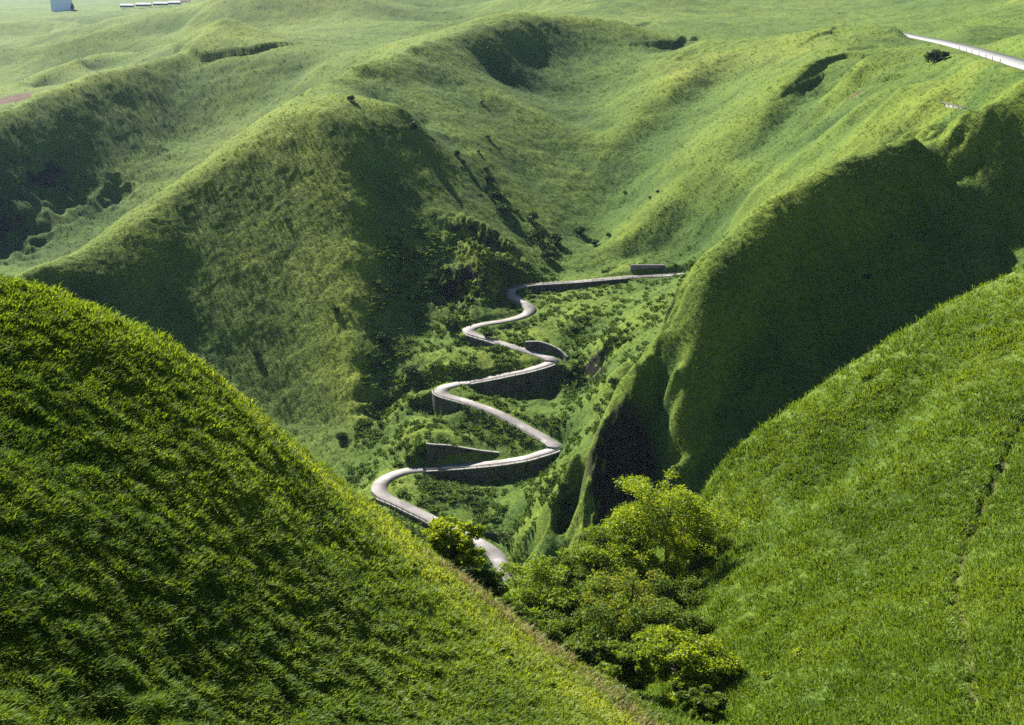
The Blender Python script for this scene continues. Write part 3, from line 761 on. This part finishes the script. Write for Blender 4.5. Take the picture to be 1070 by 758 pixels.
retaining_wall((490,400), (576,381), 1, 'tall dark concrete wall under the middle leg that runs into the right hairpin')
retaining_wall((548,298), (655,290), 1, 'thin dark concrete wall under the topmost straight of the road', maxh=5)
retaining_wall((520,358), (494,351), -1, 'short low concrete wall below the upper left bend beside the dark bush', maxh=4)
def cut_wall(k_, name, label, mat, th=.9, drop=3):
    base, hh, _ = CUTP[k_]
    t_, n_ = path_frame(base); t = empty(name, tuple(base[len(base)//2]))
    m = MB(); strip_wall(m, base[:, :2], base[:, :2] + n_ * th, base[:, 2] + hh, base[:, 2] - drop); put(m.build('wall_face', mat), t)
    m = MB(); strip_wall(m, base[:, :2] - n_ * .12, base[:, :2] + n_ * (th + .1), base[:, 2] + hh + .35, base[:, 2] + hh - .02); put(m.build('coping', mat_coping), t)
    tag(t, label, 'wall'); return t
cut_wall(0, 'cut_wall', 'dark wedge shaped concrete wall behind the lower level leg, high at its left end', mat_wall)
cut_wall(1, 'cut_wall', 'curved grey concrete wall behind the middle right hairpin', mat_wall)
cut_wall(2, 'cut_wall', 'small curved grey wall beside the lowest stretch of road near the trees', mat_wall)

def lattice():
    a = P(658,291,617); b = P(694,289,618); t = empty('slope_protection', tuple(a)); d = b - a; L = float(np.linalg.norm(d[:2])); ex = d / L
    H = 6.6
    def pt(s_, h, o): return (a[0] + ex[0]*s_, a[1] + 1.2*h/H - o, a[2] + ex[2]*s_ + h)
    m = MB(); vs = [pt(0,-2,0), pt(L,-2,0), pt(L,H-.6,0), pt(.6,H,0)] ; vb = [(x, y + 1.5, z) for x, y, z in vs]
    m.add(vs + vb, [(0,1,2,3),(7,6,5,4),(0,4,5,1),(1,5,6,2),(2,6,7,3),(3,7,4,0)]); put(m.build('panel', mat_wall_pale), t)
    m = MB()
    for k in range(9):
        s_ = .3 + (L - .6) * k / 8; m.add([pt(s_-.09,-1,.15), pt(s_+.09,-1,.15), pt(s_+.09,H-.5,.15), pt(s_-.09,H-.5,.15), pt(s_-.09,-1,-.1), pt(s_+.09,-1,-.1), pt(s_+.09,H-.5,-.1), pt(s_-.09,H-.5,-.1)], [(0,1,2,3),(7,6,5,4),(0,4,5,1),(2,6,7,3),(1,5,6,2),(3,7,4,0)])
    for k in range(5):
        h = .4 + 1.35 * k; m.add([pt(0,h,.17), pt(L,h,.17), pt(L,h+.16,.17), pt(0,h+.16,.17), pt(0,h,-.1), pt(L,h,-.1), pt(L,h+.16,-.1), pt(0,h+.16,-.1)], [(0,1,2,3),(7,6,5,4),(0,4,5,1),(2,6,7,3),(1,5,6,2),(3,7,4,0)])
    put(m.build('frame_grid', mat_coping), t)
    tag(t, 'pale concrete slope panel with a grid of ribs beside the top straight of the road', 'slope wall')
lattice()
guardrail(span((500,562),(392,515)), HW + .5, 'dark railing round the outside of the lowest left hairpin', 3.0, 1.1, .3)
guardrail(span((445,490),(580,469)), -HW - .5, 'row of posts and rail on the wall of the lower level leg', 5.0, 1.0, .3, (.85,))
guardrail(span((571,461),(452,409)), HW + .4, 'dark rail along the leg from the middle left hairpin down to the lower right', 4.0, .9, .2, (.6,))
guardrail(span((490,400),(576,380)), -HW - .5, 'row of posts and rail on the tall middle wall', 5.0, 1.0, .3, (.85,))
guardrail(span((494,351),(516,357)), HW + .5, 'short thick dark rail at the upper left bend', 3.0, 1.1, .3, (.6, .9))
guardrail(span((545,299),(740,288)), -HW - .5, 'long light railing along the topmost straight of the road', 5.0, 1.1, .3, (.5, .95))

rd3 = catmull([P(966,106,545), P(985,109,525), P(1004,113,508), P(1020,117,498)], 1.5)
V_, q_ = ribbon(rd3, -2.6, 2.6, .5, 3); o = mesh_np('side_road', V_, quads=q_[:, ::-1], mat=mat_road); tag(o, 'short visible piece of pale road under the plateau', kind='structure')
guardrail(rd3, -2.8, 'short railing on the little piece of road under the plateau', 4.0, 1.1, .5)
# ------------------------------------------------------------------ posts by the upper road
tu, nu = path_frame(road_up)
def post_at(px):
    k = int(np.argmin(abs(road_up[:, 0] / road_up[:, 1] - ray_u(px, 65)))); sg = -1 if nu[k, 1] > 0 or nu[k, 0] > 0 else 1
    for sg in (1, -1):
        q = road_up[k, :2] + nu[k] * 7.2 * sg
        if q[1] * 0 + q[0] / q[1] < road_up[k, 0] / road_up[k, 1]: break
    return q[0], q[1], gz(q[0], q[1])
order = ['leftmost, by the dark shrub', 'second from the left', 'third from the left', 'fourth from the left', 'third from the right', 'second from the right', 'rightmost, at the picture edge']
proto = None
for i, px in enumerate((1016,1024,1031,1039,1047,1055,1064)):
    x, y, z = post_at(px)
    if proto is None:
        m = MB(); m.tube([(0,0,-.4),(0,0,1.7)], .16, 8); m.tube([(0,0,1.7),(0,0,1.8)], [.16,.10], 8); proto = m.build('marker_post', mat_rail); o = proto
    else: o = proto.copy(); col.objects.link(o)
    o.location = (x, y, z); tag(o, 'dark marker post beside the upper road, ' + order[i], 'post', 'marker posts by the upper road')

# ------------------------------------------------------------------ foliage
def leaves(name, pts, size, mat, parent=None, flat=.5, r=None):
    r = r or rng; N = len(pts)
    a = r.normal(size=(N, 3)); a[:, 2] *= flat; a /= np.linalg.norm(a, axis=1)[:, None]
    b = r.normal(size=(N, 3)); b -= (a * b).sum(1)[:, None] * a; b /= np.linalg.norm(b, axis=1)[:, None]
    s_ = size * (.6 + .8 * r.random(N))[:, None]
    v = np.stack([pts - a*s_, pts - b*s_*.45, pts + a*s_, pts + b*s_*.45], 1).reshape(-1, 3)
    q = np.arange(N)[:, None] * 4 + np.array([[0,1,2,3]])
    return mesh_np(name, v, quads=q, mat=mat, parent=parent)
def make_tree(x, y, ztop, width, mat, label, cat='tree', seed=0, nl=7000, leaf=.2, depth=.62, flatn=.33, name='broadleaf_tree', group='trees in the ravine', zg=None):
    """tapered trunk and limbs, foliage in many uneven pads spread through the crown"""
    r = np.random.default_rng(seed); zg = gz(x, y) - .3 if zg is None else zg
    H = max(ztop - zg, 3.0); t = empty(name, (x, y, zg)); rx = width / 2; ch = min(H * .85, width * depth)   # crown height
    m = MB(); th = H - ch * .55
    bend = r.normal(0, .04, 2) * H
    m.tube([(0,0,-.5),(bend[0]*.3,bend[1]*.3,th*.4),(bend[0],bend[1],th),(bend[0]*1.3,bend[1]*1.3,H*.93)], [.045*rx+.1,.036*rx+.07,.026*rx+.05,.02], 7)
    pads = []
    for k in range(46):
        for _ in range(30):
            q = r.uniform(-1, 1, 3)
            if np.hypot(q[0], q[1]) < 1 and np.linalg.norm(q * (1, 1, .9)) < 1 and (np.linalg.norm(q) > .45) and q[2] > -.75: break
        wob = 1 + .25 * math.sin(3 * math.atan2(q[1], q[0]) + seed)
        c = np.array([q[0]*rx*wob, q[1]*rx*wob, H - ch/2 + q[2]*ch/2 * .92]); pads.append((c, rx * r.uniform(.14, .32)))
    for c, pr_ in pads[::3]:
        st = np.array([bend[0]*.8, bend[1]*.8, th * r.uniform(.55, 1.0)]); mid = (st + c) / 2 + r.normal(0, .12, 3) * rx + (0, 0, .1 * rx)
        m.tube([st, mid, c], [.016*rx+.03, .01*rx+.02, .008], 5)
    m.build('trunk', mat_bark, t)
    P_ = []
    per = nl // len(pads)
    for c, pr_ in pads:
        k = int(per * (pr_ / rx / .26)**2) + 20; q = r.normal(size=(k, 3)); q /= np.linalg.norm(q, axis=1)[:, None]
        q *= (r.random(k)**.45)[:, None]; q[:, 2] *= flatn + .1; P_.append(c + q * pr_ * (1, 1, 1) + r.normal(0, .04, (k, 3)) * rx * .5)
    leaves('crown', np.concatenate(P_), leaf, mat, t, .45, r)
    tag(t, label, cat, group); return t
lm_yellow = leaf_material('leaves_yellow_green', (.09,.15,.010), (.165,.235,.014), (.25,.31,.018), (1.7,1.5,.5), .6, .5, 2.5)
lm_fresh = leaf_material('leaves_fresh_green', (.07,.12,.012), (.11,.17,.016), (.17,.22,.022), (1.7,1.6,.5), .6, .5, 2.5)
lm_mid = leaf_material('leaves_mid_green', (.05,.09,.012), (.08,.13,.016), (.12,.17,.022), (1.6,1.5,.6), .6, .45, 2.5)
lm_rust = leaf_material('leaves_tinged_rust', (.07,.12,.012), (.13,.18,.02), (.20,.20,.03), (1.6,1.4,.5), .6, .5, 1.2)
lm_dark = leaf_material('leaves_dark', (.018,.034,.010), (.032,.058,.014), (.05,.085,.02), (1.2,1.3,.6), .6, .25, 2)
TREES = [(472,546,98,58,lm_yellow,.95,'dark limbed tree with a bright yellow top on the crest below the road',.40),
 (700,500,132,116,lm_yellow,.75,'tall bright yellow green tree highest in the ravine below the crags',.40),
 (632,556,126,84,lm_fresh,.8,'leafy green tree left of the tallest tree at the foot of the crags',.40),
 (556,594,116,88,lm_fresh,.75,'airy light green tree right of the dark limbed crest tree',.40),
 (655,606,116,112,lm_rust,.7,'spreading tree with a rusty tinge in the middle of the ravine',.40),
 (600,640,110,92,lm_mid,.75,'mid green tree low in the ravine behind the dry grass crest',.40),
 (735,560,136,60,lm_mid,1.1,'darker green tree against the foot of the near right hill',.4),
 (708,676,94,96,lm_yellow,.55,'flat topped yellow green tree nearest the bottom of the ravine',.34),
 (646,682,92,66,lm_fresh,.8,'round fresh green tree left of the flat topped tree',.4),
 (525,636,100,56,lm_mid,.8,'small mid green tree just behind the dry grass edge',.4),
 (738,728,84,44,lm_mid,.7,'small low tree at the bottom edge of the ravine',.4),
 (592,592,122,54,lm_mid,.9,'narrow tree under the dark crag between two paler trees',.4),
 (690,640,108,80,lm_mid,.8,'shadowed tree behind the flat topped yellow green tree',.4),
 (505,620,96,44,lm_mid,.8,'bushy tree right below the dark limbed crest tree',.4),
 (668,545,128,90,lm_yellow,.8,'bright tree between the tallest tree and the tree at the crag foot',.4),
 (712,522,138,60,lm_fresh,1.0,'bushy tree leaning on the near right hill beside the tallest tree',.4),
 (620,610,118,70,lm_fresh,.9,'fresh green tree left of the rusty tinged tree',.4),
 (700,600,122,80,lm_mid,.9,'dark bushy tree right of the rusty tinged tree',.4),
 (575,625,112,64,lm_fresh,.9,'pale tree halfway down the left side of the ravine',.4),
 (560,672,98,60,lm_mid,.8,'low dark tree tucked behind the dry grass edge lower down',.4),
 (610,715,88,56,lm_mid,.8,'lowest dark tree behind the dry grass edge',.4),
 (752,684,96,34,lm_mid,.8,'small bushy tree right of the flat topped tree',.4)]
for i, (px, py, Yt, wp, mt, dp, lb, fl) in enumerate(TREES):
    c = P(px, py - 5, Yt); wd = wp / F * Yt * 1.2
    zg = max(gz(c[0], c[1]), c[2] - wd * 1.3) - .3
    make_tree(c[0], c[1], c[2], wd, mt, lb, seed=20 + i, nl=int(9000 + 90 * wp), leaf=.15, depth=dp, flatn=fl, zg=min(zg, gz(c[0], c[1])) if gz(c[0], c[1]) > c[2] - wd * 2.2 else zg)
# shrubs
def make_bush(loc, width, height, mat, label, group, seed, nl=900, leaf=.35, name='bush', cat='bush'):
    r = np.random.default_rng(seed); t = empty(name, tuple(loc)); P_ = []; m = MB()
    for k in range(14):
        q = r.normal(size=3); q /= np.linalg.norm(q); q *= r.uniform(.35, .8); q[2] = abs(q[2])
        c = np.array([q[0]*width/2, q[1]*width/2, height * (.3 + .6*q[2])]); kk = nl // 14
        s_ = r.normal(size=(kk, 3)); s_ /= np.linalg.norm(s_, axis=1)[:, None]; s_ *= (r.random(kk)**.4)[:, None]
        P_.append(c + s_ * (width*.22, width*.22, height*.24))
        if k < 5: m.tube([(0,0,-.4), c*.5 + (0,0,.1), c], [.05*width*.3+.02, .03, .01], 5)
    m.build('stem', mat_bark, t); leaves('foliage', np.concatenate(P_), leaf, mat, t, .6, r)
    tag(t, label, cat, group); return t
BUSH = [(512,188,15,'big dark bush, upper one of the close trio left of the central gully'),(517,204,18,'roundest dark bush, middle one of the trio left of the central gully'),(527,219,20,'broad dark bush, lowest of the trio left of the central gully'),
 (556,226,15,'dark bush standing alone right below the trio of bushes'),(508,177,7,'small bush just above the trio of bushes'),(540,221,7,'small bush at the right shoulder of the trio'),
 (562,244,22,'wide dark thicket where the gully narrows above the road'),(580,250,18,'dark thicket at the right of the gully mouth above the road'),(572,266,16,'low dark thicket nearest the road in the gully'),(605,241,14,'small thicket at the right side of the gully mouth'),
 (367,103,9,'small dark bush high on the slope right of the cone shaped spur'),(433,131,13,'dark bush pair on the slope halfway between the spur top and the trio'),(478,160,9,'small dark bush above left of the trio'),(484,169,7,'tiny bush touching the small one above left of the trio'),
 (504,107,5,'lone tiny bush on the bright rib below the hollow'),(510,143,7,'lone small bush on the bright rib further down'),(500,158,4,'tiny speck of a bush on the bright rib above the trio'),
 (653,202,6,'little bush in the wide grassy slope right of the gully'),(687,201,5,'upper tiny bush on the bright rib of the right slope'),(679,207,4,'lower tiny bush on the bright rib of the right slope'),(636,246,8,'dark bush low on the bright rib above the road'),(622,254,9,'dark bush at the foot of the bright rib'),
 (350,322,9,'small dark bush on the shaded face of the big spur'),(268,370,9,'dark bush low on the shaded face of the big spur'),(398,352,14,'dark thicket on the spur face left of the road'),(452,292,12,'dark bush on the spur face left of the top straight'),
 (511,349,13,'round dark bush inside the upper left bend of the road'),(470,338,18,'dark thicket against the bank at the upper left bend'),(430,388,20,'dark thicket in the ravine left of the middle hairpin'),(356,455,16,'dark bushes in the ravine above the near left hill'),
 (975,60,20,'dark shrub clump left of the upper road'),(988,58,12,'dark shrub next to the post line of the upper road'),(640,400,10,'dark bush on the edge of the crag'),(430,312,9,'small bush halfway down the right edge of the spur face'),
 (905,290,9,'faint bush in the shade of the dark hillside'),(300,230,7,'tiny bush in the middle of the spur face'),(600,345,9,'small bush on the bank above the middle right hairpin'),(120,345,0,'')]
for i, (px, py, wp, lb) in enumerate(BUSH):
    if not wp: continue
    p = hit(px, py + wp * .35, 250); wd = wp / F * p[1] * 1.05
    make_bush(p, wd, wd * .72, lm_dark, lb, 'dark bushes dotted over the slopes', 200 + i, 700 if wp > 8 else 260, .16 + .055 * wd)
FERN = [(427,655,18,'bright yellow plant beside the dark trench low on the left hill'),(430,714,16,'yellow plant nearest the bottom of the left hill'),(362,690,14,'yellow green plant lowest left in the loose row'),(376,562,16,'yellow tuft on the crest left of the lower road'),
 (390,540,16,'topmost yellow tuft on the crest by the lower road'),(430,590,14,'yellow green sprig just left of the crest tree'),(478,700,12,'yellowish plant in the middle of the bright lower slope'),(500,668,13,'yellow sprig on the crest edge below the crest tree'),
 (530,690,14,'yellow plant on the dry crest edge halfway down'),(575,715,14,'yellow sprig low on the dry crest edge'),(305,520,9,'small yellow tuft high on the bright edge of the left hill'),(833,684,18,'bright sprig in the dark fold of the right hill'),(800,706,14,'pale green shrub in the fold beside the right hill'),(360,580,10,'small yellowish tuft left of the crest')]
for i, (px, py, wp, lb) in enumerate(FERN):
    p = hit(px, py + 4, 30, 140); wd = wp / F * p[1]
    make_bush(p, wd * 1.1, wd * .8, lm_yellow, lb, 'bright yellow green plants in the near grass', 400 + i, 260, .10, 'bright_plant', 'plant')
# bare tree on the shoulder of the crags
def snag():
    p = P(628, 470, 386); z = max(p[2], gz(p[0], p[1])) if abs(gz(p[0], p[1]) - p[2]) < 12 else p[2]
    t = empty('bare_tree', (p[0], p[1], z - .5)); m = MB(); r = np.random.default_rng(5)
    m.tube([(0,0,-2),(.1,0,1.5),(-.6,0,3.5),(-1.4,0,5.2)], [.3,.24,.16,.06], 7)
    for a, b in (((-.2,0,2.4),(1.3,.2,4.6)), ((-.5,0,3.2),(-2.8,.3,4.6)), ((-.9,0,4.2),(.2,-.4,5.8)), ((1.0,.1,4.1),(1.9,.4,5.3)), ((-1.9,.2,4.0),(-2.6,-.3,5.6))):
        m.tube([a, tuple((u_ + v_) / 2 + r.normal(0, .1) for u_, v_ in zip(a, b)), b], [.12,.08,.03], 5)
    m.build('trunk', mat_bark, t); q = r.normal(size=(260, 3)) * (1.0, .8, .6) + (-1.6, 0, 5.6); leaves('crown', q, .25, lm_dark, t)
    tag(t, 'gaunt dark tree with a small crown on the shoulder of the crag', 'tree')
snag()

# ------------------------------------------------------------------ far buildings on the plain
mat_far = mineral('pale_blue_cladding', (.62,.70,.85), (.68,.76,.9), .02, .05); mat_white = mineral('white_sheet', (.7,.7,.7), (.8,.8,.8), .1, .05)
mat_redroof = mineral('faded_red_roof', (.22,.10,.09), (.30,.15,.13), .1, .05); mat_glass = mineral('dark_glass', (.05,.06,.07), (.07,.08,.09), .1, .05, .2, .5)
def block():
    p = P(65, 11, 3250); t = empty('tower_block', tuple(p)); wd = 19 / F * 3250; m = MB(); m.box((0, 0, 20), (wd, 22, 44)); put_(m.build('wall', mat_far), t)
    m = MB(); m.box((0, 0, 42.6), (wd + 1.5, 23.5, 1.2)); put_(m.build('roof', mat_far), t)
    tag(t, 'pale blue grey tower block alone on the far plain', 'building')
def put_(o, t): o.parent = t
block()
for i, (px, py, wp, lb) in enumerate([(133,7.5,13,'leftmost long white greenhouse on the far plain'),(150,6.5,15,'second white greenhouse from the left on the far plain'),(168,5.5,14,'third white greenhouse from the left on the far plain'),(184,4.5,14,'rightmost white greenhouse, beside the red roofed house')]):
    p = P(px, py, 3300); t = empty('greenhouse', tuple(p)); wd = wp / F * 3300; m = MB(); m.box((0, 0, 1.5), (wd, 12, 5)); m.build('wall', mat_glass, t)
    m = MB(); m.add([(-wd/2-1,-7,4),(wd/2+1,-7,4),(wd/2+1,7,4),(-wd/2-1,7,4),(-wd/2,0,8),(wd/2,0,8)], [(3,2,1,0),(0,1,5,4),(2,3,4,5),(1,2,5),(3,0,4)]); m.build('roof', mat_white, t)
    tag(t, lb, 'greenhouse', 'white greenhouses on the far plain')
p = P(194, 4, 3150); t = empty('farmhouse', tuple(p)); m = MB(); m.box((0, 0, 2), (22, 14, 8)); m.build('wall', mat_white, t)
m = MB(); m.add([(-13,-9,6),(13,-9,6),(13,9,6),(-13,9,6),(-8,0,11),(8,0,11)], [(3,2,1,0),(0,1,5,4),(2,3,4,5),(1,2,5),(3,0,4)]); m.build('roof', mat_redroof, t)
tag(t, 'small house with a faded red roof at the right end of the greenhouses', 'house')
p = P(76, 12, 3200); make_bush((p[0], p[1], p[2]), 9, 22, lm_dark, 'dark tree standing against the pale tower block', None, 900, 500, 1.6, 'conifer', 'tree')
print('objects', round(time.time() - T0, 1))

# ------------------------------------------------------------------ air
def haze():
    m = NT('hazy_air'); v = m.n('ShaderNodeVolumePrincipled'); v.inputs['Color'].default_value = (.5, .7, 1, 1); v.inputs['Density'].default_value = 2.2e-5
    v.inputs['Anisotropy'].default_value = 0
    m.l(v.outputs[0], m.out.inputs['Volume'])
    b = MB(); z0 = float(ZZ.min()) - 1.5; z1 = max(20, float(ZZ.max()) + 30); b.box((0, 10200, (z0 + z1) / 2), (26000, 20800, z1 - z0))
    o = b.build('haze', m.m); tag(o, 'thin pale blue haze in the air', kind='stuff')
    print('haze', z0, z1)
if not PREV: haze()

# ------------------------------------------------------------------ light, sky, camera
w = bpy.data.worlds.new('World'); scene.world = w; w.use_nodes = True
nt = w.node_tree; bg = nt.nodes['Background']; sky = nt.nodes.new('ShaderNodeTexSky'); sky.sky_type = 'NISHITA'; sky.sun_disc = False
sky.sun_elevation = R(SUN_EL); sky.sun_rotation = R(-SUN_AZ); sky.altitude = 900; sky.dust_density = .3; sky.air_density = .8
nt.links.new(sky.outputs[0], bg.inputs['Color']); bg.inputs['Strength'].default_value = .05
sl = bpy.data.lights.new('sun', 'SUN'); sl.energy = 5.0; sl.angle = R(.5); sl.color = (1, .95, .84)
so = bpy.data.objects.new('sun', sl); col.objects.link(so)
from mathutils import Vector
d = Vector((-math.sin(R(SUN_AZ)) * math.cos(R(SUN_EL)), math.cos(R(SUN_AZ)) * math.cos(R(SUN_EL)), math.sin(R(SUN_EL))))
so.rotation_euler = d.to_track_quat('Z', 'Y').to_euler(); so.location = (0, 0, 300)
cd = bpy.data.cameras.new('camera'); cam = bpy.data.objects.new('camera', cd); col.objects.link(cam)
cd.sensor_width = 36; cd.lens = F / 1070 * 36; cd.clip_end = 40000; cd.clip_start = .5
cam.location = (0, 0, 0); cam.rotation_euler = (math.pi / 2 - PITCH, 0, 0)
scene.camera = cam
scene.view_settings.view_transform = 'Standard'; scene.view_settings.look = 'None'; scene.view_settings.gamma = 1; scene.view_settings.exposure = 1.7
scene.cycles.use_denoising = False; scene.cycles.adaptive_threshold = .005; scene.cycles.volume_bounces = 0; scene.cycles.diffuse_bounces = 1; scene.cycles.transmission_bounces = 1; scene.cycles.transparent_max_bounces = 8
print('built in', round(time.time() - T0, 1))
